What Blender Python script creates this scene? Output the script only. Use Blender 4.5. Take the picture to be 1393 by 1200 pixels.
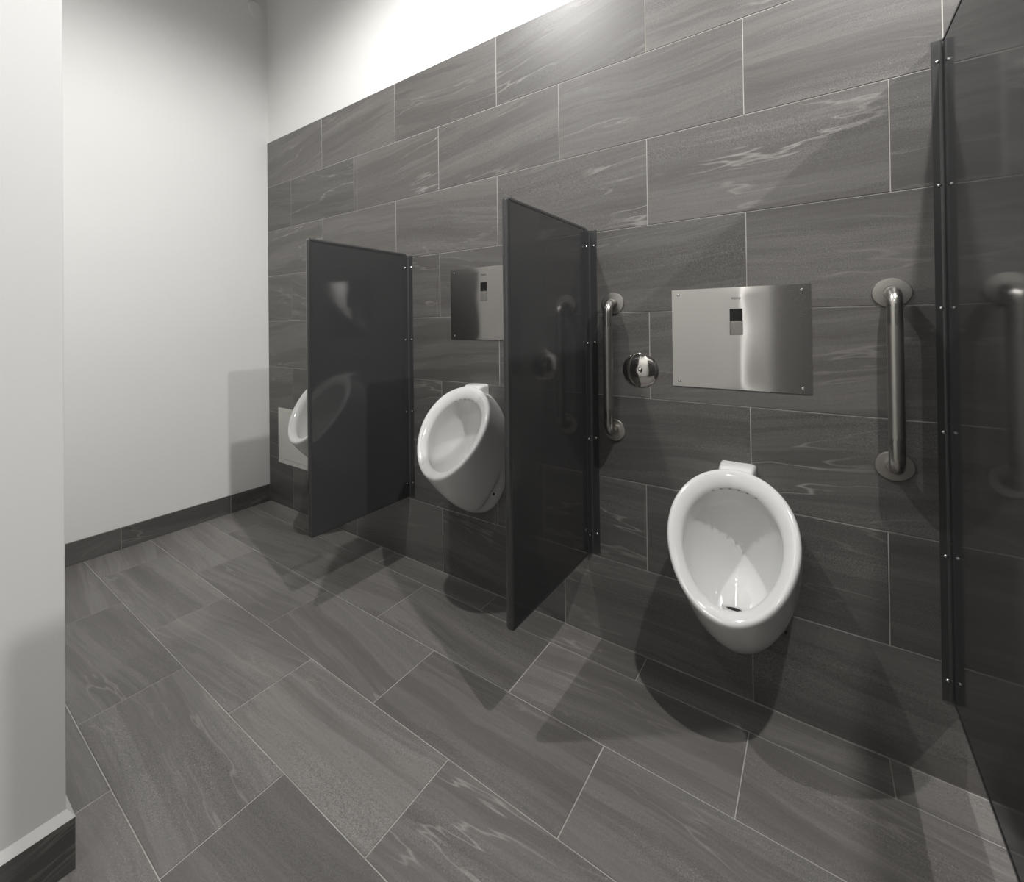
import bpy, bmesh, math, random
from mathutils import Vector, Matrix

for o in list(bpy.data.objects):
    bpy.data.objects.remove(o)
S = bpy.context.scene
COL = S.collection
PI = math.pi

# ------------------------------------------------------------------ camera
F_PX, PPX, PPY = 636.154, 580.47, 439.19          # for a 1393 x 1200 frame
cam_d = bpy.data.cameras.new('camera')
cam = bpy.data.objects.new('camera', cam_d)
COL.objects.link(cam)
fw = Vector((-0.64057982, 0.76786084, 0.00687184))
rt = Vector((0.76779508, 0.64061554, -0.01012175))
up = Vector((-0.0121743, -0.00120762, 0.99992516))
up = rt.cross(fw).normalized()
m = Matrix.Identity(4)
for i in range(3):
    m[i][0], m[i][1], m[i][2] = rt[i], up[i], -fw[i]
m.translation = Vector((2.88215, -1.76392, 1.17764))
cam.matrix_world = m
cam_d.sensor_fit = 'HORIZONTAL'
cam_d.sensor_width = 36.0
cam_d.lens = F_PX / 1393 * 36.0
cam_d.shift_x = (696.5 - PPX) / 1393
cam_d.shift_y = -(600 - PPY) / 1393
cam_d.clip_start = 0.02
S.camera = cam

# ------------------------------------------------------------------ world, lamps, exposure
S.view_settings.view_transform = 'Standard'
S.view_settings.look = 'None'
S.view_settings.gamma = 1.0
S.view_settings.use_curve_mapping = False
S.view_settings.exposure = 0.0
w = bpy.data.worlds.new('world'); S.world = w
w.use_nodes = True
w.node_tree.nodes['Background'].inputs[0].default_value = (0.02, 0.02, 0.02, 1)

LAMPS = [  # x, y, watts
    (1.68, -1.10, 98),
    (3.27, -1.12, 132),
    (4.70, -1.45, 150),
    (2.42, -2.95, 23),
]
LZ = 3.28
for i, (lx, ly, lw) in enumerate(LAMPS):
    ld = bpy.data.lights.new('downlight_lamp', 'SPOT')
    ld.energy = lw
    ld.color = (1.0, 0.99, 0.975)
    ld.spot_size = math.radians(172 if i < 3 else 142)
    ld.spot_blend = 0.5
    ld.shadow_soft_size = 0.026
    lo = bpy.data.objects.new('downlight_lamp', ld)
    lo.location = (lx, ly, LZ)
    COL.objects.link(lo)

# ------------------------------------------------------------------ materials
def new_mat(name, color=(.5, .5, .5), rough=.5, metal=0.0, spec=.5, coat=0.0):
    M = bpy.data.materials.new(name); M.use_nodes = True
    b = M.node_tree.nodes['Principled BSDF']
    b.inputs['Base Color'].default_value = (*color, 1)
    b.inputs['Roughness'].default_value = rough
    b.inputs['Metallic'].default_value = metal
    b.inputs['Specular IOR Level'].default_value = spec
    b.inputs['Coat Weight'].default_value = coat
    return M, M.node_tree, b

def N(nt, t, **kw):
    n = nt.nodes.new(t)
    for k, v in kw.items():
        setattr(n, k, v)
    return n

def math_node(nt, op, a, b=None, c=None, clamp=False):
    n = nt.nodes.new('ShaderNodeMath'); n.operation = op; n.use_clamp = clamp
    for i, v in enumerate((a, b, c)):
        if v is None: continue
        if isinstance(v, (int, float)): n.inputs[i].default_value = v
        else: nt.links.new(v, n.inputs[i])
    return n.outputs[0]

def ramp(nt, fac, stops):
    r = nt.nodes.new('ShaderNodeValToRGB')
    e = r.color_ramp.elements
    while len(e) < len(stops): e.new(0.5)
    for el, (p, c) in zip(e, stops):
        el.position = p
        el.color = (*c, 1) if len(c) == 3 else c
    nt.links.new(fac, r.inputs[0])
    return r.outputs[0]

def noise(nt, vec, scale, detail=3, rough=.5, dist=0.0):
    n = nt.nodes.new('ShaderNodeTexNoise')
    n.inputs['Scale'].default_value = scale
    n.inputs['Detail'].default_value = detail
    n.inputs['Roughness'].default_value = rough
    n.inputs['Distortion'].default_value = dist
    nt.links.new(vec, n.inputs['Vector'])
    return n.outputs['Fac']

def vmul(nt, vec, s):
    n = nt.nodes.new('ShaderNodeVectorMath'); n.operation = 'MULTIPLY'
    nt.links.new(vec, n.inputs[0]); n.inputs[1].default_value = s
    return n.outputs[0]

def stone(name, tint=1.0, warm=1.0, rough=.42):
    """grey porcelain tile with drifting sediment bands, thin pale veins and speckle"""
    M, nt, b = new_mat(name, rough=rough)
    L = nt.links.new
    tc = N(nt, 'ShaderNodeTexCoord'); oi = N(nt, 'ShaderNodeObjectInfo')
    rnd = oi.outputs['Random']
    off = N(nt, 'ShaderNodeCombineXYZ')
    L(math_node(nt, 'MULTIPLY', rnd, 37.3), off.inputs[0])
    L(math_node(nt, 'MULTIPLY', rnd, 91.7), off.inputs[1])
    L(math_node(nt, 'MULTIPLY', rnd, 53.1), off.inputs[2])
    pos = N(nt, 'ShaderNodeVectorMath', operation='ADD')
    L(tc.outputs['Object'], pos.inputs[0]); L(off.outputs[0], pos.inputs[1])
    P = pos.outputs[0]
    # rotate the banding slightly, different on each tile
    ang = math_node(nt, 'MULTIPLY', math_node(nt, 'SUBTRACT', math_node(nt, 'FRACT', math_node(nt, 'MULTIPLY', rnd, 7.77)), .5), .35)
    rot = N(nt, 'ShaderNodeVectorRotate'); rot.rotation_type = 'Z_AXIS'
    L(P, rot.inputs['Vector']); L(ang, rot.inputs['Angle'])
    R = rot.outputs[0]
    wlow = noise(nt, vmul(nt, R, (1.6, 3.0, 1)), 1.0, 3, .55)
    shift = math_node(nt, 'MULTIPLY', math_node(nt, 'SUBTRACT', wlow, .5), .10)
    sep = N(nt, 'ShaderNodeSeparateXYZ'); L(R, sep.inputs[0])
    y2 = math_node(nt, 'ADD', sep.outputs[1], shift)
    cmb = N(nt, 'ShaderNodeCombineXYZ')
    L(math_node(nt, 'MULTIPLY', sep.outputs[0], .45), cmb.inputs[0]); L(math_node(nt, 'MULTIPLY', y2, 10.0), cmb.inputs[1]); L(sep.outputs[2], cmb.inputs[2])
    bands = noise(nt, cmb.outputs[0], 1.0, 5, .66, .08)
    base = ramp(nt, bands, [(0.30, (.088, .083, .079)), (0.43, (.108, .102, .097)), (0.50, (.114, .108, .103)), (0.515, (.130, .124, .118)), (0.62, (.134, .128, .122)), (0.66, (.150, .142, .135)), (0.78, (.168, .159, .151))])
    # fine streaks along the bands
    cmb2 = N(nt, 'ShaderNodeCombineXYZ')
    L(math_node(nt, 'MULTIPLY', sep.outputs[0], 4.0), cmb2.inputs[0]); L(math_node(nt, 'MULTIPLY', y2, 90.0), cmb2.inputs[1]); L(sep.outputs[2], cmb2.inputs[2])
    fine = noise(nt, cmb2.outputs[0], 1.0, 3, .6)
    # pale veins: narrow iso lines of a stretched noise, only where a mask allows
    cmb3 = N(nt, 'ShaderNodeCombineXYZ')
    L(math_node(nt, 'MULTIPLY', sep.outputs[0], 1.0), cmb3.inputs[0]); L(math_node(nt, 'MULTIPLY', y2, 7.0), cmb3.inputs[1]); L(math_node(nt, 'ADD', sep.outputs[2], 4.2), cmb3.inputs[2])
    vn = noise(nt, cmb3.outputs[0], 1.0, 4, .55, .05)
    iso = math_node(nt, 'ABSOLUTE', math_node(nt, 'SUBTRACT', vn, .5))
    line = math_node(nt, 'SUBTRACT', 1.0, math_node(nt, 'MULTIPLY', iso, 90.0), clamp=True)
    mask = noise(nt, vmul(nt, P, (2.2, 3.5, 1)), 1.0, 2)
    mask = math_node(nt, 'MULTIPLY', math_node(nt, 'SUBTRACT', mask, .50), 7.0, clamp=True)
    veins = math_node(nt, 'MULTIPLY', line, mask)
    # sandy speckle in patches
    gr = noise(nt, P, 330.0, 2, .8)
    gm = noise(nt, vmul(nt, P, (1.6, 6, 1)), 1.0, 2)
    gm = math_node(nt, 'ADD', math_node(nt, 'MULTIPLY', math_node(nt, 'SUBTRACT', gm, .45), 3.0, clamp=True), .25)
    # pale sand grains
    salt = noise(nt, P, 430.0, 1, .5)
    salt = math_node(nt, 'MULTIPLY', math_node(nt, 'MULTIPLY', math_node(nt, 'SUBTRACT', salt, .63), 9.0, clamp=True), gm)
    grain = math_node(nt, 'MULTIPLY', math_node(nt, 'SUBTRACT', gr, .5), math_node(nt, 'MULTIPLY', gm, 2.6))
    val = math_node(nt, 'ADD', math_node(nt, 'ADD', math_node(nt, 'ADD', 1.0, math_node(nt, 'MULTIPLY', salt, 1.1)), grain), math_node(nt, 'MULTIPLY', math_node(nt, 'SUBTRACT', fine, .5), .45))
    per = math_node(nt, 'ADD', math_node(nt, 'MULTIPLY', math_node(nt, 'FRACT', math_node(nt, 'MULTIPLY', rnd, 13.7)), .30), .85 )
    val = math_node(nt, 'MULTIPLY', math_node(nt, 'MULTIPLY', val, per), tint)
    mul = N(nt, 'ShaderNodeVectorMath', operation='SCALE')
    L(base, mul.inputs[0]); L(val, mul.inputs['Scale'])
    mix = N(nt, 'ShaderNodeMix', data_type='RGBA')
    L(math_node(nt, 'MULTIPLY', veins, math_node(nt, 'ADD', .35, math_node(nt, 'MULTIPLY', math_node(nt, 'GREATER_THAN', math_node(nt, 'FRACT', math_node(nt, 'MULTIPLY', rnd, 5.31)), .75), .32))), mix.inputs['Factor'])
    L(mul.outputs[0], mix.inputs['A']); mix.inputs['B'].default_value = (.42, .40, .375, 1)
    L(mix.outputs['Result'], b.inputs['Base Color'])
    L(math_node(nt, 'ADD', rough - .06, math_node(nt, 'MULTIPLY', gr, .12)), b.inputs['Roughness'])
    bp = N(nt, 'ShaderNodeBump'); bp.inputs['Strength'].default_value = .10; bp.inputs['Distance'].default_value = .001
    L(gr, bp.inputs['Height']); L(bp.outputs[0], b.inputs['Normal'])
    return M

M_TILE_W = stone('wall_tile_stone', 1.06)
M_TILE_F = stone('floor_tile_stone', 1.55)
M_TILE_B = stone('baseboard_tile_stone', .75, rough=.4)

M_GROUT, nt, b = new_mat('grout', (.42, .41, .38), .9, spec=.2)
tc = N(nt, 'ShaderNodeTexCoord')
nt.links.new(ramp(nt, noise(nt, tc.outputs['Object'], 9, 4), [(.3, (.38, .36, .33)), (.7, (.56, .545, .52))]), b.inputs['Base Color'])

def paint(name, c):
    M, nt, b = new_mat(name, c, .62, spec=.3)
    tc = N(nt, 'ShaderNodeTexCoord')
    bp = N(nt, 'ShaderNodeBump'); bp.inputs['Strength'].default_value = .06; bp.inputs['Distance'].default_value = .002
    nt.links.new(noise(nt, tc.outputs['Object'], 160, 3), bp.inputs['Height'])
    nt.links.new(bp.outputs[0], b.inputs['Normal'])
    nt.links.new(ramp(nt, noise(nt, tc.outputs['Object'], 1.2, 3), [(.3, tuple(v * .97 for v in c)), (.7, c)]), b.inputs['Base Color'])
    return M
M_WALL = paint('white_wall_paint', (.80, .80, .785))
M_PIPE = paint('off_white_pipe_paint', (.72, .72, .69))
M_CEIL = paint('grey_ceiling_paint', (.22, .22, .215))
M_ADDED_DOOR, *_ = new_mat('added_door_laminate', (.10, .10, .098), .4)

def laminate(name, c, rough):
    M, nt, b = new_mat(name, c, rough, spec=.62)
    tc = N(nt, 'ShaderNodeTexCoord')
    n1 = noise(nt, tc.outputs['Object'], 350, 2)
    bp = N(nt, 'ShaderNodeBump'); bp.inputs['Strength'].default_value = .015; bp.inputs['Distance'].default_value = .0003
    nt.links.new(n1, bp.inputs['Height']); nt.links.new(bp.outputs[0], b.inputs['Normal'])
    nt.links.new(math_node(nt, 'ADD', rough, math_node(nt, 'MULTIPLY', noise(nt, tc.outputs['Object'], 5, 2), .05)), b.inputs['Roughness'])
    return M
M_PANEL = laminate('charcoal_panel_enamel', (.050, .050, .051), .06)
M_BRACKET = laminate('charcoal_bracket_enamel', (.05, .05, .051), .28)
M_PORC, nt, b = new_mat('white_vitreous_china', (.80, .80, .79), .09, spec=.5, coat=.3)
tc = N(nt, 'ShaderNodeTexCoord')
nt.links.new(ramp(nt, noise(nt, tc.outputs['Object'], 3, 2), [(.3, (.78, .78, .77)), (.7, (.82, .82, .81))]), b.inputs['Base Color'])
M_HOLE, *_ = new_mat('dark_hole', (.012, .011, .01), .5)

def brushed(name, c, rough, aniso, arot=0.0, scale=(6, 6, 900)):
    M, nt, b = new_mat(name, c, rough, 1.0)
    tc = N(nt, 'ShaderNodeTexCoord')
    n1 = noise(nt, vmul(nt, tc.outputs['Object'], scale), 1.0, 2)
    nt.links.new(math_node(nt, 'ADD', rough - .03, math_node(nt, 'MULTIPLY', n1, .06)), b.inputs['Roughness'])
    b.inputs['Anisotropic'].default_value = aniso
    b.inputs['Anisotropic Rotation'].default_value = arot
    return M, nt, b
M_PLATE, nt, b = brushed('brushed_stainless_sheet', (.64, .615, .595), .13, .95, .25)
tg = N(nt, 'ShaderNodeTangent'); tg.direction_type = 'UV_MAP'; tg.uv_map = 'UVMap'
nt.links.new(tg.outputs[0], b.inputs['Tangent'])
b2 = nt.nodes.new('ShaderNodeBsdfAnisotropic')          # the long vertical flare of the brushing
b2.inputs['Color'].default_value = (.66, .64, .62, 1); b2.inputs['Roughness'].default_value = .25
b2.inputs['Anisotropy'].default_value = .86; b2.inputs['Rotation'].default_value = 0.0
nt.links.new(tg.outputs[0], b2.inputs['Tangent'])
mx = nt.nodes.new('ShaderNodeMixShader'); mx.inputs[0].default_value = .45
nt.links.new(b.outputs[0], mx.inputs[1]); nt.links.new(b2.outputs[0], mx.inputs[2])
nt.links.new(mx.outputs[0], nt.nodes['Material Output'].inputs[0])
M_BAR, *_ = brushed('satin_stainless_tube', (.50, .48, .45), .38, 0.0, scale=(500, 500, 12))
M_BAR_END, *_ = brushed('polished_stainless_tube', (.52, .50, .47), .28, 0.0, scale=(500, 500, 12))
M_CHROME, *_ = new_mat('polished_chrome', (.72, .69, .66), .06, 1.0)
M_SCREW, *_ = new_mat('steel_screw', (.75, .75, .74), .22, 1.0)
M_BLACKGLASS, *_ = new_mat('black_sensor_glass', (.006, .006, .006), .08)
M_INK, *_ = new_mat('dark_ink', (.08, .08, .08), .5)
M_ACCESS, *_ = new_mat('access_panel_paint', (.66, .65, .61), .5)
M_CAULK, *_ = new_mat('pale_caulk', (.50, .49, .46), .5)
M_TRIM, *_ = new_mat('pale_metal_trim', (.62, .62, .60), .45)
M_LENS, nt, b = new_mat('lit_lamp_lens', (1, 1, 1), .4)
b.inputs['Emission Color'].default_value = (1, .96, .9, 1)
b.inputs['Emission Strength'].default_value = 60.0

# ------------------------------------------------------------------ mesh helpers
def mesh_obj(name, bm, mat, parent=None, loc=(0, 0, 0), rot=(0, 0, 0), smooth=False, link=True):
    me = bpy.data.meshes.new(name)
    bmesh.ops.recalc_face_normals(bm, faces=bm.faces)
    bm.to_mesh(me); bm.free()
    me.materials.append(mat)
    if smooth:
        for p in me.polygons: p.use_smooth = True
        me.set_sharp_from_angle(angle=math.radians(42))
    o = bpy.data.objects.new(name, me)
    COL.objects.link(o)
    o.parent = parent
    o.location = loc; o.rotation_euler = rot
    return o

def bm_box(x0, x1, y0, y1, z0, z1, bevel=0.0, seg=2, bm=None):
    bm = bm or bmesh.new()
    vs = [bm.verts.new((x, y, z)) for x in (x0, x1) for y in (y0, y1) for z in (z0, z1)]
    idx = [(0, 1, 3, 2), (4, 6, 7, 5), (0, 4, 5, 1), (2, 3, 7, 6), (0, 2, 6, 4), (1, 5, 7, 3)]
    fs = [bm.faces.new([vs[i] for i in f]) for f in idx]
    if bevel:
        es = list({e for f in fs for e in f.edges})
        bmesh.ops.bevel(bm, geom=es, offset=bevel, segments=seg, profile=.5, affect='EDGES')
    return bm

def bm_lathe(profile, seg=40, bm=None, M=None):
    """profile: (r, h) pairs revolved about +Z"""
    bm = bm or bmesh.new()
    rings = []
    for r, h in profile:
        if r < 1e-6:
            rings.append([bm.verts.new((0, 0, h))])
        else:
            rings.append([bm.verts.new((r * math.cos(2 * PI * i / seg), r * math.sin(2 * PI * i / seg), h)) for i in range(seg)])
    for a, b_ in zip(rings, rings[1:]):
        for i in range(seg):
            j = (i + 1) % seg
            q = [a[i % len(a)], a[j % len(a)], b_[j % len(b_)], b_[i % len(b_)]]
            u = []
            for v in q:
                if v not in u: u.append(v)
            if len(u) > 2: bm.faces.new(u)
    if M is not None: bmesh.ops.transform(bm, matrix=M, verts=bm.verts)
    return bm

def bm_tube(path, r, seg=24, bm=None):
    bm = bm or bmesh.new()
    path = [Vector(p) for p in path]
    rings = []
    side = Vector((1, 0, 0))
    for i, p in enumerate(path):
        a = path[max(i - 1, 0)]; c = path[min(i + 1, len(path) - 1)]
        t = (c - a).normalized()
        u = side - t * side.dot(t); u.normalize(); v = t.cross(u)
        rings.append([bm.verts.new(p + u * r * math.cos(2 * PI * k / seg) + v * r * math.sin(2 * PI * k / seg)) for k in range(seg)])
    for a, b_ in zip(rings, rings[1:]):
        for k in range(seg):
            j = (k + 1) % seg
            bm.faces.new((a[k], a[j], b_[j], b_[k]))
    bm.faces.new(rings[0]); bm.faces.new(rings[-1])
    return bm

def struct(name, bm, mat, parent=None, **kw):
    o = mesh_obj(name, bm, mat, parent, **kw)
    if parent is None: o['kind'] = 'structure'
    return o

def thing(name, label, cat, loc=(0, 0, 0), group=None):
    o = bpy.data.objects.new(name, None); COL.objects.link(o)
    o.location = loc; o.empty_display_size = .1
    o['label'] = label; o['category'] = cat
    if group: o['group'] = group
    return o

def tag(o, label, cat, group=None):
    o['label'] = label; o['category'] = cat
    if group: o['group'] = group
    return o

# ------------------------------------------------------------------ room shell
XR = 5.6          # right end of the room
YF = -3.3         # wall opposite the urinals
ZC = 3.5
NX, NY = 1.611, -1.4850      # corner of the projecting near wall (drywall face)
TH = 0.009        # tile thickness; tile faces at y = 0 and z = 0
GR = 0.0016       # joint depth

floor = struct('floor', bm_box(-.1, XR + .1, YF - .1, .1, -.12, -GR), M_GROUT)
struct('ceiling', bm_box(-.1, XR + .1, YF - .1, .1, ZC, ZC + .1), M_CEIL)
wall_back = struct('wall_back', bm_box(-.1, XR + .1, TH, .16, 0, ZC), M_WALL)
wall_left = struct('wall_left', bm_box(-.12, 0, YF, TH, 0, ZC), M_WALL)
wall_right = struct('wall_right', bm_box(XR, XR + .1, YF, TH, 0, ZC), M_TILE_W)
wall_front = struct('wall_front', bm_box(-.1, XR + .1, YF - .1, YF, 0, ZC), M_WALL)
wall_near = struct('wall_near', bm_box(0, NX, YF, NY, 0, ZC, bevel=.004), M_WALL)
# unseen charcoal stall front, added behind the camera to cut bounced light
added_stall = struct('wall_added_stall', bm_box(2.62, XR, -2.62, -2.595, .12, 2.10, bevel=.003), M_PANEL)
added_door = struct('added_door_1', bm_box(2.62, 3.62, YF, YF + .04, 0.005, 2.15, bevel=.003), M_ADDED_DOOR)  # unseen dark door, added to give the steel plates a grey reflection
mesh_obj('added_door_handle', bm_tube([(2.72, YF + .04, 1.0), (2.72, YF + .09, 1.0), (2.72, YF + .09, 1.25), (2.72, YF + .04, 1.25)], .009, 12), M_BAR, added_door)

# grout bed behind the wall tiles (stands 1.6 mm behind their faces)
TOPZ = 8 * .305
mesh_obj('grout_bed', bm_box(0, XR, GR, TH + .001, 0, TOPZ - .001), M_GROUT, wall_back)['kind'] = 'stuff'

def bm_tile(wx, wy, t=.0085, bev=.0009):
    """slab centred on its face: face at local z = 0, chamfered rim"""
    bm = bmesh.new()
    def ring(hx, hy, z):
        return [bm.verts.new((sx * hx, sy * hy, z)) for sx, sy in ((-1, -1), (1, -1), (1, 1), (-1, 1))]
    a = ring(wx / 2, wy / 2, -t); b_ = ring(wx / 2, wy / 2, -bev); c = ring(wx / 2 - bev, wy / 2 - bev, 0)
    for p, q in ((a, b_), (b_, c)):
        for i in range(4):
            j = (i + 1) % 4
            bm.faces.new((p[i], p[j], q[j], q[i]))
    bm.faces.new(c)
    return bm
_tiles = {}
def place_tile(kind, wx, wy, loc, rot, mat, parent, name='tile'):
    key = (kind, round(wx, 4), round(wy, 4))
    if key not in _tiles:
        o = mesh_obj(name, bm_tile(wx, wy), mat, parent, loc, rot)
        _tiles[key] = o
    else:
        o = _tiles[key].copy(); o.parent = parent; o.location = loc; o.rotation_euler = rot
        COL.objects.link(o)
    return o

rng = random.Random(5)
J = .0028         # joint width
# wall tiles: eight courses in running bond
row_off = {1: .2763, 2: .5827, 3: .2796, 4: .5997, 5: .2750, 6: .5983, 7: .2741, 8: .5987}
for k in range(1, 9):
    z0 = (k - 1) * .305; z1 = k * .305
    cuts = [0.0] + [row_off[k] + n * .61 for n in range(0, 10) if row_off[k] + n * .61 < 5.5] + [5.55]
    for a, c in zip(cuts, cuts[1:]):
        x0 = a + (J / 2 if a > 0 else .001); x1 = c - J / 2
        zz0 = z0 + (J / 2 if k > 1 else .002); zz1 = z1 - (J / 2 if k < 8 else 0)
        yy = rng.uniform(-.0002, .0002)
        place_tile('w', x1 - x0, zz1 - zz0, ((x0 + x1) / 2, yy, (zz0 + zz1) / 2), (PI / 2, 0, 0), M_TILE_W, wall_back)
# floor tiles
c_off = [.5778, .2778, .5807, .2684, .5675, .2606, .5675, .2684, .5778, .2700, .57, .26]
ys = [0, -.1377]
while ys[-1] > YF: ys.append(ys[-1] - .3065)
for k in range(len(ys) - 1):
    y1, y0 = ys[k], max(ys[k + 1], YF)
    cuts = [0.0] + [c_off[k % 12] + n * .61 for n in range(0, 10) if c_off[k % 12] + n * .61 < XR - .05] + [XR]
    for a, c in zip(cuts, cuts[1:]):
        if c < NX - .02 and y1 < NY + .0: continue
        x0 = a + (J / 2 if a > 0 else 0); x1 = c - J / 2
        yy1 = y1 - (J / 2 if k else .002); yy0 = y0 + J / 2
        if yy1 - yy0 < .02: continue
        place_tile('f', x1 - x0, yy1 - yy0, ((x0 + x1) / 2, (yy0 + yy1) / 2, rng.uniform(-.0002, .0001)), (0, 0, 0), M_TILE_F, floor)

# tiled baseboards
def bb_piece(parent, length, h, loc, rotz):
    """a baseboard tile; its face looks along local -y turned by rotz"""
    o = place_tile('b', length, h, loc, (PI / 2, 0, rotz), M_TILE_B, parent)
    return o
HB = .113
bl = struct('baseboard_left', bm_box(0, .0085, NY, -.001, 0, HB - .002), M_GROUT)
cuts = [-.001, -.281, -.891, NY + .012]
for a, c in zip(cuts, cuts[1:]):
    y1 = a - J / 2; y0 = c + J / 2
    bb_piece(bl, y1 - y0, HB, (.0105, (y0 + y1) / 2, HB / 2), PI / 2)
bn = struct('baseboard_near', bm_box(NX, NX + .0085, YF, NY + .002, 0, HB - .002), M_GROUT)
cuts = [NY + .013, -1.90, -2.51, -3.12, YF + .002]
for a, c in zip(cuts, cuts[1:]):
    y1 = a - (J / 2 if a < NY else 0); y0 = c + J / 2
    bb_piece(bn, y1 - y0, HB, (NX + .013, (y0 + y1) / 2, HB / 2), PI / 2)
bi = struct('baseboard_inner', bm_box(0.012, NX, NY, NY + .0085, 0, HB - .002), M_GROUT)
cuts = [.012, .62, 1.23, NX + .012]
for a, c in zip(cuts, cuts[1:]):
    bb_piece(bi, c - a - J, HB, ((a + c) / 2, NY + .012, HB / 2), PI)
# sloping pale bead on top of the near baseboard
bm = bmesh.new()
PR = .0132
inn = [(NX, YF), (NX, NY), (.013, NY)]
out = [(NX + PR, YF), (NX + PR, NY + PR), (.013, NY + PR)]
A = [bm.verts.new((x, y, HB)) for x, y in inn]
B = [bm.verts.new((x, y, HB)) for x, y in out]
C = [bm.verts.new((x, y, HB + .018)) for x, y in inn]
for i in (0, 1):
    bm.faces.new((A[i], A[i + 1], B[i + 1], B[i])); bm.faces.new((B[i], B[i + 1], C[i + 1], C[i])); bm.faces.new((C[i], C[i + 1], A[i + 1], A[i]))
bm.faces.new((A[0], B[0], C[0])); bm.faces.new((A[2], C[2], B[2]))
struct('trim_1', bm, M_TRIM)

# vertical caulk line above the bracket of the tall screen
mesh_obj('caulk_line', bm_box(3.1368, 3.1392, -.0006, 0.001, 1.90, 2.005), M_CAULK, wall_back)

# downlights: part of the ceiling, beyond the frame
ceil = bpy.data.objects['ceiling']
for lx, ly, lw in LAMPS:
    h = mesh_obj('downlight', bm_lathe([(.0, ZC), (.075, ZC), (.075, LZ + .01), (.068, LZ + .01), (.064, LZ + .035), (0, LZ + .035)], 32, M=Matrix.Translation((lx, ly, 0))), M_TRIM, ceil, smooth=False)
    mesh_obj('downlight_lens', bm_lathe([(0, LZ + .03), (.06, LZ + .03), (.06, LZ + .028), (0, LZ + .026)], 32, M=Matrix.Translation((lx, ly, 0))), M_LENS, h)

# pipe near the ceiling, running out of the left wall along the back wall
pipe = thing('ceiling_pipe', 'white painted round pipe running high up out of the top left corner', 'pipe', (0, -.085, 3.318))
bm = bmesh.new()
bm_tube([(0.012, 0, 0), (5.5, 0, 0)], .045, 24, bm)
mesh_obj('pipe_body', bm, M_PIPE, pipe, smooth=True)
mesh_obj('wall_collar', bm_lathe([(0, 0), (.055, 0), (.055, .012), (.046, .016), (0, .016)], 24, M=Matrix.Rotation(PI / 2, 4, 'Y')), M_WALL, pipe)

# ------------------------------------------------------------------ screens (urinal dividers)
def screw_bm(r=.0045, h=.003):
    return bm_lathe([(r, 0), (r, h * .35), (r * .8, h * .8), (r * .3, h), (0, h)], 14)

def divider(label, xl, thick, yf, z0, z1, screws, flanges, group=None, rise=.012, flat=False):
    t = thing('privacy_screen', label, 'divider', (xl + thick / 2, 0, z0), group)
    hx = thick / 2; H = z1 - z0
    # slab with rounded outline corners and soft edges
    bm = bmesh.new()
    r = .014; pts = []
    for cy, cz, a0 in ((yf + r, r, PI), (-.006 - r, r, 1.5 * PI), (-.006 - r, H - r, 0), (yf + r, H - r, .5 * PI)):
        for i in range(7):
            a = a0 + i / 6 * PI / 2
            pts.append((cy + r * math.cos(a), cz + r * math.sin(a)))
    rings = []
    for x, ins in ((-hx, .006), (-hx + .0018, .0018), (-hx + .006, 0), (hx - .006, 0), (hx - .0018, .0018), (hx, .006)):
        cy0, cz0 = (yf - .006) / 2, H / 2
        ring = []
        for y, z in pts:
            sy = 1 if y > cy0 else -1; sz = 1 if z > cz0 else -1
            ring.append(bm.verts.new((x, y - sy * ins, z - sz * ins)))
        rings.append(ring)
    for a, b_ in zip(rings, rings[1:]):
        for i in range(len(a)):
            j = (i + 1) % len(a)
            bm.faces.new((a[i], a[j], b_[j], b_[i]))
    bm.faces.new(rings[0]); bm.faces.new(rings[-1])
    o = mesh_obj('panel', bm, M_PANEL, t)
    for p in o.data.polygons: p.use_smooth = len(p.vertices) == 4
    # folded rim standing a hair proud of both faces
    bm = bmesh.new(); wd = .011; pr = .0014
    for sx in (-1, 1):
        xa, xb = sorted((sx * (hx - .002), sx * (hx + pr)))
        bm_box(xa, xb, yf + .007, yf + .007 + wd * .5, .010, H - .010, bm=bm)
        bm_box(xa, xb, yf + .007, -.012, H - .007 - wd * .5, H - .007, bm=bm)
        bm_box(xa, xb, yf + .007, -.012, .007, .007 + wd * .5, bm=bm)
    mesh_obj('folded_rim', bm, M_PANEL, t)
    # full-height angle brackets
    for sx in flanges:
        fy = .006 if flat else .038; fw_ = .020 if flat else .031
        bm = bmesh.new()
        xa = sx * hx
        prof = [(0, -fy), (.0022, -fy), (.0022, -.0058 if flat else -.0085), (.0040, -.0040 if flat else -.0050), (.0075, -.0028), (fw_, -.0028), (fw_, -.0004), (0, -.0004)]
        lo_ = [bm.verts.new((xa + sx * u, v, .004)) for u, v in prof]
        hi_ = [bm.verts.new((xa + sx * u, v, H - rise)) for u, v in prof]
        n = len(prof)
        for i in range(n):
            j = (i + 1) % n
            bm.faces.new((lo_[i], lo_[j], hi_[j], hi_[i]))
        bm.faces.new(lo_); bm.faces.new(hi_)
        br = mesh_obj('wall_bracket', bm, M_BRACKET, t)
        for zz in screws:
            s1 = mesh_obj('screw', screw_bm(), M_SCREW, br, (xa + sx * .021, -.0028, zz - z0), (PI / 2, 0, 0), smooth=True)
            if flat:
                s1.location.x = xa + sx * .0095
                continue
            s2 = s1.copy(); s2.location = (xa + sx * .0022, -.024, zz - z0 - .003); s2.rotation_euler = (0, sx * PI / 2, 0)
            s2.parent = br; COL.objects.link(s2)
    return t
SCR = (.390, .750, 1.110, 1.474)
divider('charcoal urinal screen with rounded corners left of the middle urinal, farther from the camera', 1.268, .022, -.605, .314, 1.545, SCR, (1, -1), 'short charcoal screens between the urinals')
divider('charcoal urinal screen with rounded corners between the middle urinal and the low right urinal', 2.195, .022, -.603, .312, 1.545, SCR, (1, -1), 'short charcoal screens between the urinals')
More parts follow.
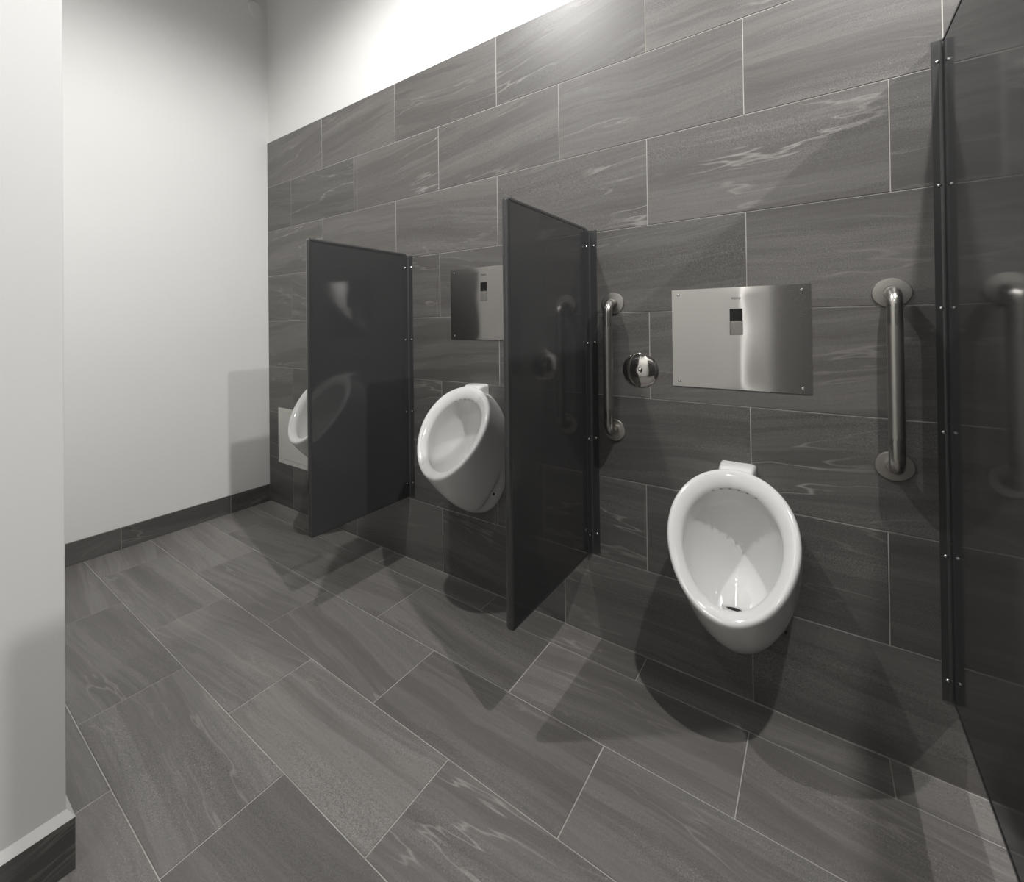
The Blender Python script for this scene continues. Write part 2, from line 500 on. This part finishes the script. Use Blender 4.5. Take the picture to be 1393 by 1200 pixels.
divider('tall deep charcoal partition cut off by the right edge of the picture', 3.137, .025, -1.52, .205, 1.90, (.263, .578, .894, 1.21, 1.525, 1.842), (-1, 1), rise=.004, flat=True)

# ------------------------------------------------------------------ urinals
YT, ZT, YB, ZB, UW, UE, BOW = .068, .729, .339, .387, .158, .130, .014
def rim_pt(th, s=1.0):
    """point of the rim outline; s scales about its centre"""
    t0 = (1 - math.cos(th)) / 2
    p = Vector((UW * math.sin(th) * (1 + UE * math.cos(th)), -(YT + (YB - YT) * t0) - BOW * 4 * t0 * (1 - t0), ZT + (ZB - ZT) * t0))
    return p
RC = Vector((0, -.2075, .556))
RN = Vector((0, -.784, .62)).normalized()          # outward normal of the rim plane

def urinal_shell():
    bm = bmesh.new(); n = 96
    ths = [2 * PI * i / n for i in range(n)]
    rings = []
    def wall_pt(th):
        t0 = (1 - math.cos(th)) / 2
        return Vector((.150 * math.sin(th) * (1 + .10 * math.cos(th)), -.0005, .705 + (.165 - .705) * t0))
    # body, from the wall out to the rim edge
    steps = 26
    for s in range(steps + 1):
        t = 1 - s / steps                       # 1 wall .. 0 rim
        ring = []
        for th in ths:
            R = rim_pt(th); W = wall_pt(th)
            f = 1 - (1 - t) ** 1.65; fx = t ** 2.2
            p = Vector((R.x + (W.x - R.x) * fx, R.y * (1 - t) + W.y * t, R.z + (W.z - R.z) * f))
            # mounting recess low on each flank, next to the wall
            zz = math.exp(-((p.z - .27) / .085) ** 2) * math.exp(-((t - .80) / .09) ** 2)
            sgn = 1 if p.x > 0 else -1
            p.x -= sgn * .020 * zz * min(1, abs(p.x) / .05)
            ring.append(bm.verts.new(p))
        rings.append(ring)
    # lip: rolls over the outer edge, then slopes gently in to the flushing rim
    LIP = [(.994, .004), (.980, .0085), (.955, .0115), (.925, .0120), (.880, .0100), (.830, .0060), (.785, .0005), (.755, -.0050), (.738, -.0105), (.732, -.016)]
    for s0, hh in LIP:
        ring = []
        for th in ths:
            R = rim_pt(th)
            u = (1 - s0) / .27
            s_ = s0 + .055 * u * ((1 - math.cos(th)) / 2) ** 2
            p = RC + (R - RC) * s_ + RN * hh
            ring.append(bm.verts.new(p))
        rings.append(ring)
    # bowl
    inner = [v.co.copy() for v in rings[-1]]
    V = Vector((0, -.118, .338)) - RC
    for k in range(1, 24):
        ph = k / 27 * PI / 2
        ring = []
        for i, c in enumerate(inner):
            low = (1 - math.cos(ths[i])) / 2
            cs = math.cos(ph) ** (.70 + .35 * low); sn = math.sin(ph) ** (1.0 + .15 * low)
            grow = 1 + .07 * min(1, k / 3) * math.cos(ph)       # hollow undercut behind the lip
            p = RC + (c - RC) * cs * grow + V * sn
            p -= RN * (.042 - .020 * low) * min(1, k / 3) * cs
            # the back of the bowl is a near-vertical china wall
            if p.y > -.10: p.y = -.024 - math.log1p(math.exp((-.024 - p.y) / .010)) * .010
            ring.append(bm.verts.new(p))
        rings.append(ring)
    # funnel down to the outlet
    for rr, zz in ((.034, .3355), (.030, .332), (.027, .327), (.0255, .318), (.025, .302)):
        rings.append([bm.verts.new((rr * math.sin(th), -.118 + rr * .8 * math.cos(th), zz - .10 * rr * math.cos(th))) for th in ths])
    for a, b_ in zip(rings, rings[1:]):
        for i in range(n):
            j = (i + 1) % n
            bm.faces.new((a[i], a[j], b_[j], b_[i]))
    bm.faces.new(rings[-1])
    return bm

def inlet_bm():
    """tapered inlet boss that joins the top of the bowl to the wall"""
    bm = bmesh.new()
    secs = [(0.000, .0475, .738, .650), (-.025, .0470, .737, .650), (-.045, .0460, .735, .66), (-.060, .0445, .731, .67), (-.072, .041, .722, .68)]
    rings = []
    for y, hw, zt, zb in secs:
        r = .011; ring = []
        pts = [(-hw, zb), (-hw, zt - r)]
        for i in range(1, 6):
            a = PI - i / 6 * PI / 2
            pts.append((-hw + r + r * math.cos(a), zt - r + r * math.sin(a)))
        pts += [(-x, z) for x, z in reversed(pts)]
        for x, z in pts: ring.append(bm.verts.new((x, y - .0005, z)))
        rings.append(ring)
    for a, b_ in zip(rings, rings[1:]):
        for i in range(len(a)):
            j = (i + 1) % len(a)
            bm.faces.new((a[i], a[j], b_[j], b_[i]))
    bm.faces.new(rings[0]); bm.faces.new(rings[-1])
    return bm

def make_urinal(label):
    t = thing('urinal', label, 'urinal', (0, 0, 0), 'wall hung white urinals')
    mesh_obj('bowl', urinal_shell(), M_PORC, t, smooth=True)
    ib = mesh_obj('inlet_boss', inlet_bm(), M_PORC, t, smooth=True)
    # drain
    R = Matrix.Translation((0, -.118, .3225)) @ Matrix.Diagonal((1.1, .86, 1, 1))
    mesh_obj('drain', bm_lathe([(.024, 0), (.021, .003), (.018, .001), (.016, -.006), (0, -.010)], 28, M=R), M_HOLE, t, smooth=True)
    # flush holes under the top of the lip
    for i in range(6):
        th = (i - 2.5) * .17
        R0 = rim_pt(th); p = RC + (R0 - RC) * .738 - RN * .008
        h = mesh_obj('flush_hole', bm_lathe([(0, 0), (.0036, 0), (.0036, .0008), (0, .0009)], 10,
                     M=Matrix.Translation(p) @ Vector((0, -.35, -1)).to_track_quat('Z', 'Y').to_matrix().to_4x4()), M_HOLE, t)
    for s in (-1, 1):
        mesh_obj('bolt_hole', bm_lathe([(0, 0), (.0055, 0), (.0050, .0022), (0, .0026)], 12,
                 M=Matrix.Translation((s * .1165, -.079, .290)) @ Vector((s, -.4, -.1)).to_track_quat('Z', 'Y').to_matrix().to_4x4()), M_HOLE, t)
    return t

def copy_tree(o, parent=None):
    c = o.copy(); COL.objects.link(c); c.parent = parent
    for ch in [x for x in bpy.data.objects if x.parent == o]:
        copy_tree(ch, c)
    return c

u_low = make_urinal('lowest white urinal, between the two grab bars, under the wide steel plate')
u_low.location = (2.686, 0, 0)
u_mid = copy_tree(u_low); u_mid.location = (1.716, 0, .180)
u_mid['label'] = 'middle white urinal mounted between the two short charcoal screens'
u_far = copy_tree(u_low); u_far.location = (.79, 0, .180)
u_far['label'] = 'leftmost white urinal, mostly hidden behind the farther short screen'

# ------------------------------------------------------------------ flush plates
def sheet_bm(w_, h_, t_, hole=None, nx=36, nz=24):
    """thin plate facing -y, slightly bowed, UVs along x and z; hole = (x0, x1, z0, z1)"""
    bm = bmesh.new(); uv = bm.loops.layers.uv.new('UVMap')
    xs = sorted(set([-w_ / 2 + w_ * i / nx for i in range(nx + 1)] + ([hole[0], hole[1]] if hole else [])))
    zs = sorted(set([-h_ / 2 + h_ * i / nz for i in range(nz + 1)] + ([hole[2], hole[3]] if hole else [])))
    def yy(x, z):
        # the pressed sheet swells faintly round the sensor opening
        g = math.exp(-((x - .0) / .045) ** 2) * (0.55 + .45 * min(1, abs(z - .03) / .12))
        return -t_ - .0011 * g
    V = {(i, k): bm.verts.new((x, yy(x, z) if 0 < i < len(xs) - 1 and 0 < k < len(zs) - 1 else -t_, z)) for i, x in enumerate(xs) for k, z in enumerate(zs)}
    for i in range(len(xs) - 1):
        for k in range(len(zs) - 1):
            cx, cz = (xs[i] + xs[i + 1]) / 2, (zs[k] + zs[k + 1]) / 2
            if hole and hole[0] < cx < hole[1] and hole[2] < cz < hole[3]: continue
            bm.faces.new((V[i, k], V[i + 1, k], V[i + 1, k + 1], V[i, k + 1]))
    edge = [e for e in bm.edges if e.is_boundary]
    r = bmesh.ops.extrude_edge_only(bm, edges=edge)
    for v in [g for g in r['geom'] if isinstance(g, bmesh.types.BMVert)]:
        v.co.y = -.0002
    for f in bm.faces:
        for l in f.loops: l[uv].uv = (l.vert.co.x, l.vert.co.z)
    return bm

def text_mesh(body, size, mat, parent, loc, depth=.0002):
    cu = bpy.data.curves.new('lettering', 'FONT'); cu.body = body; cu.size = size
    cu.align_x = 'CENTER'; cu.align_y = 'CENTER'; cu.extrude = depth
    tmp = bpy.data.objects.new('tmp', cu); COL.objects.link(tmp)
    bpy.context.view_layer.update()
    me = bpy.data.meshes.new_from_object(tmp.evaluated_get(bpy.context.evaluated_depsgraph_get()))
    bpy.data.objects.remove(tmp); bpy.data.curves.remove(cu)
    me.materials.clear(); me.materials.append(mat)
    o = bpy.data.objects.new('lettering', me); COL.objects.link(o)
    o.parent = parent; o.location = loc; o.rotation_euler = (PI / 2, 0, 0)
    return o

def flush_plate(label, w_, h_, loc):
    t = thing('flush_plate', label, 'flush plate', loc, 'stainless sensor flush plates')
    zc = h_ / 2
    sx0, sx1, sz0, sz1 = -.0172, .0172, .011, .094
    o = mesh_obj('cover', sheet_bm(w_, h_, .0022, (sx0, sx1, sz0, sz1)), M_PLATE, t, (0, 0, 0), smooth=False)
    for p in o.data.polygons: p.use_smooth = True
    o.data.set_sharp_from_angle(angle=math.radians(30))
    mid = (sz0 + sz1) / 2 + .002
    mesh_obj('sensor_window', bm_box(sx0 + .0006, sx1 - .0006, -.0040, -.0004, mid, sz1 - .0006, bevel=.0006), M_BLACKGLASS, t)
    # lower push button leans out a little at its top
    bm = bm_box(sx0 + .0010, sx1 - .0010, -.0062, -.0004, sz0 + .0008, mid - .0006, bevel=.0008)
    for v in bm.verts:
        if v.co.z < (sz0 + mid) / 2 and v.co.y < -.004: v.co.y += .0022
    mesh_obj('push_button', bm, M_BAR, t)
    for sx in (-1, 1):
        for sz in (-1, 1):
            mesh_obj('screw', bm_lathe([(.0042, 0), (.0042, .0007), (.0030, .0012), (.0016, .0012), (.0014, .0004), (0, .0004)], 18), M_SCREW, t,
                     (sx * (w_ / 2 - .020), -.004, sz * (h_ / 2 - .017)), (PI / 2, 0, 0), smooth=True)
    text_mesh('TOTO', .0090, M_INK, t, (0, -.0051, .126))
    return t
flush_plate('wide brushed steel sensor plate above the low urinal, between the grab bars', .367, .324, (2.6865, 0, 1.1285))
flush_plate('brushed steel sensor plate above the middle urinal, partly hidden by a screen', .367, .324, (1.745, 0, 1.2765))

# ------------------------------------------------------------------ grab bars
def grab_bar(label, x, z0, z1, out):
    t = thing('grab_bar', label, 'grab bar', (x, 0, z0), 'short vertical grab bars beside the low urinal')
    R = .036; H = z1 - z0; pts = [(0, -.004, 0)]
    for i in range(11):
        a = i / 10 * PI / 2
        pts.append((0, -(out - R) - R * math.sin(a), R - R * math.cos(a)))
    pts += [(0, -out, R + (H - 2 * R) * i / 8) for i in range(1, 8)]
    for i in range(11):
        a = i / 10 * PI / 2
        pts.append((0, -(out - R) - R * math.cos(a), H - R + R * math.sin(a)))
    pts.append((0, -.004, H))
    mesh_obj('tube', bm_tube(pts, .0160, 28), M_BAR_END, t, smooth=True)
    mesh_obj('grip', bm_tube([(0, -out, .085), (0, -out, .0851), (0, -out, H / 2), (0, -out, H - .0851), (0, -out, H - .085)], .01625, 28), M_BAR, t, smooth=True)
    for zz in (0, H):
        mesh_obj('flange', bm_lathe([(.0395, .0003), (.0395, .0035), (.0380, .0052), (.0200, .0072), (.0178, .0072), (.0172, .0055), (0, .0050)], 48), M_BAR, t, (0, 0, zz), (PI / 2, 0, 0), smooth=True)
    return t
grab_bar('short vertical steel grab bar beside the short screen, left of the low urinal', 2.306, .789, 1.254, .062)
grab_bar('short vertical steel grab bar beside the tall partition, right of the low urinal', 3.037, .790, 1.254, .062)

# ------------------------------------------------------------------ cleanout cover and access panel
c = thing('cleanout_cover', 'round polished chrome wall cap between the left grab bar and the steel plate', 'pipe cap', (2.398, 0, 1.014))
prof = [(.0600, .0003), (.0598, .0015), (.0575, .0032), (.050, .0062), (.040, .0092), (.028, .0114), (.016, .0124), (.0105, .0124), (.0085, .0100), (0, .0095)]
mesh_obj('cap', bm_lathe(prof, 64), M_CHROME, c, (0, 0, 0), (PI / 2, 0, 0), smooth=True)
mesh_obj('screw', bm_lathe([(.0055, .0096), (.0055, .0110), (.0040, .0124), (0, .0128)], 20), M_SCREW, c, (0, 0, 0), (PI / 2, 0, 0), smooth=True)

a = thing('access_panel', 'square white access hatch low on the tiled wall behind the leftmost urinal', 'access panel', (.297, 0, .283))
bm = bmesh.new()
W2, HH, fr = .181, .362, .026
for x0, x1, z0, z1 in ((-W2, -W2 + fr, 0, HH), (W2 - fr, W2, 0, HH), (-W2 + fr, W2 - fr, 0, fr), (-W2 + fr, W2 - fr, HH - fr, HH)):
    bm_box(x0, x1, -.0032, -.0003, z0, z1, bm=bm)
mesh_obj('frame', bm, M_ACCESS, a)
mesh_obj('hatch_door', bm_box(-W2 + fr + .0015, W2 - fr - .0015, -.0036, -.0004, fr + .0015, HH - fr - .0015, bevel=.0006), M_ACCESS, a)
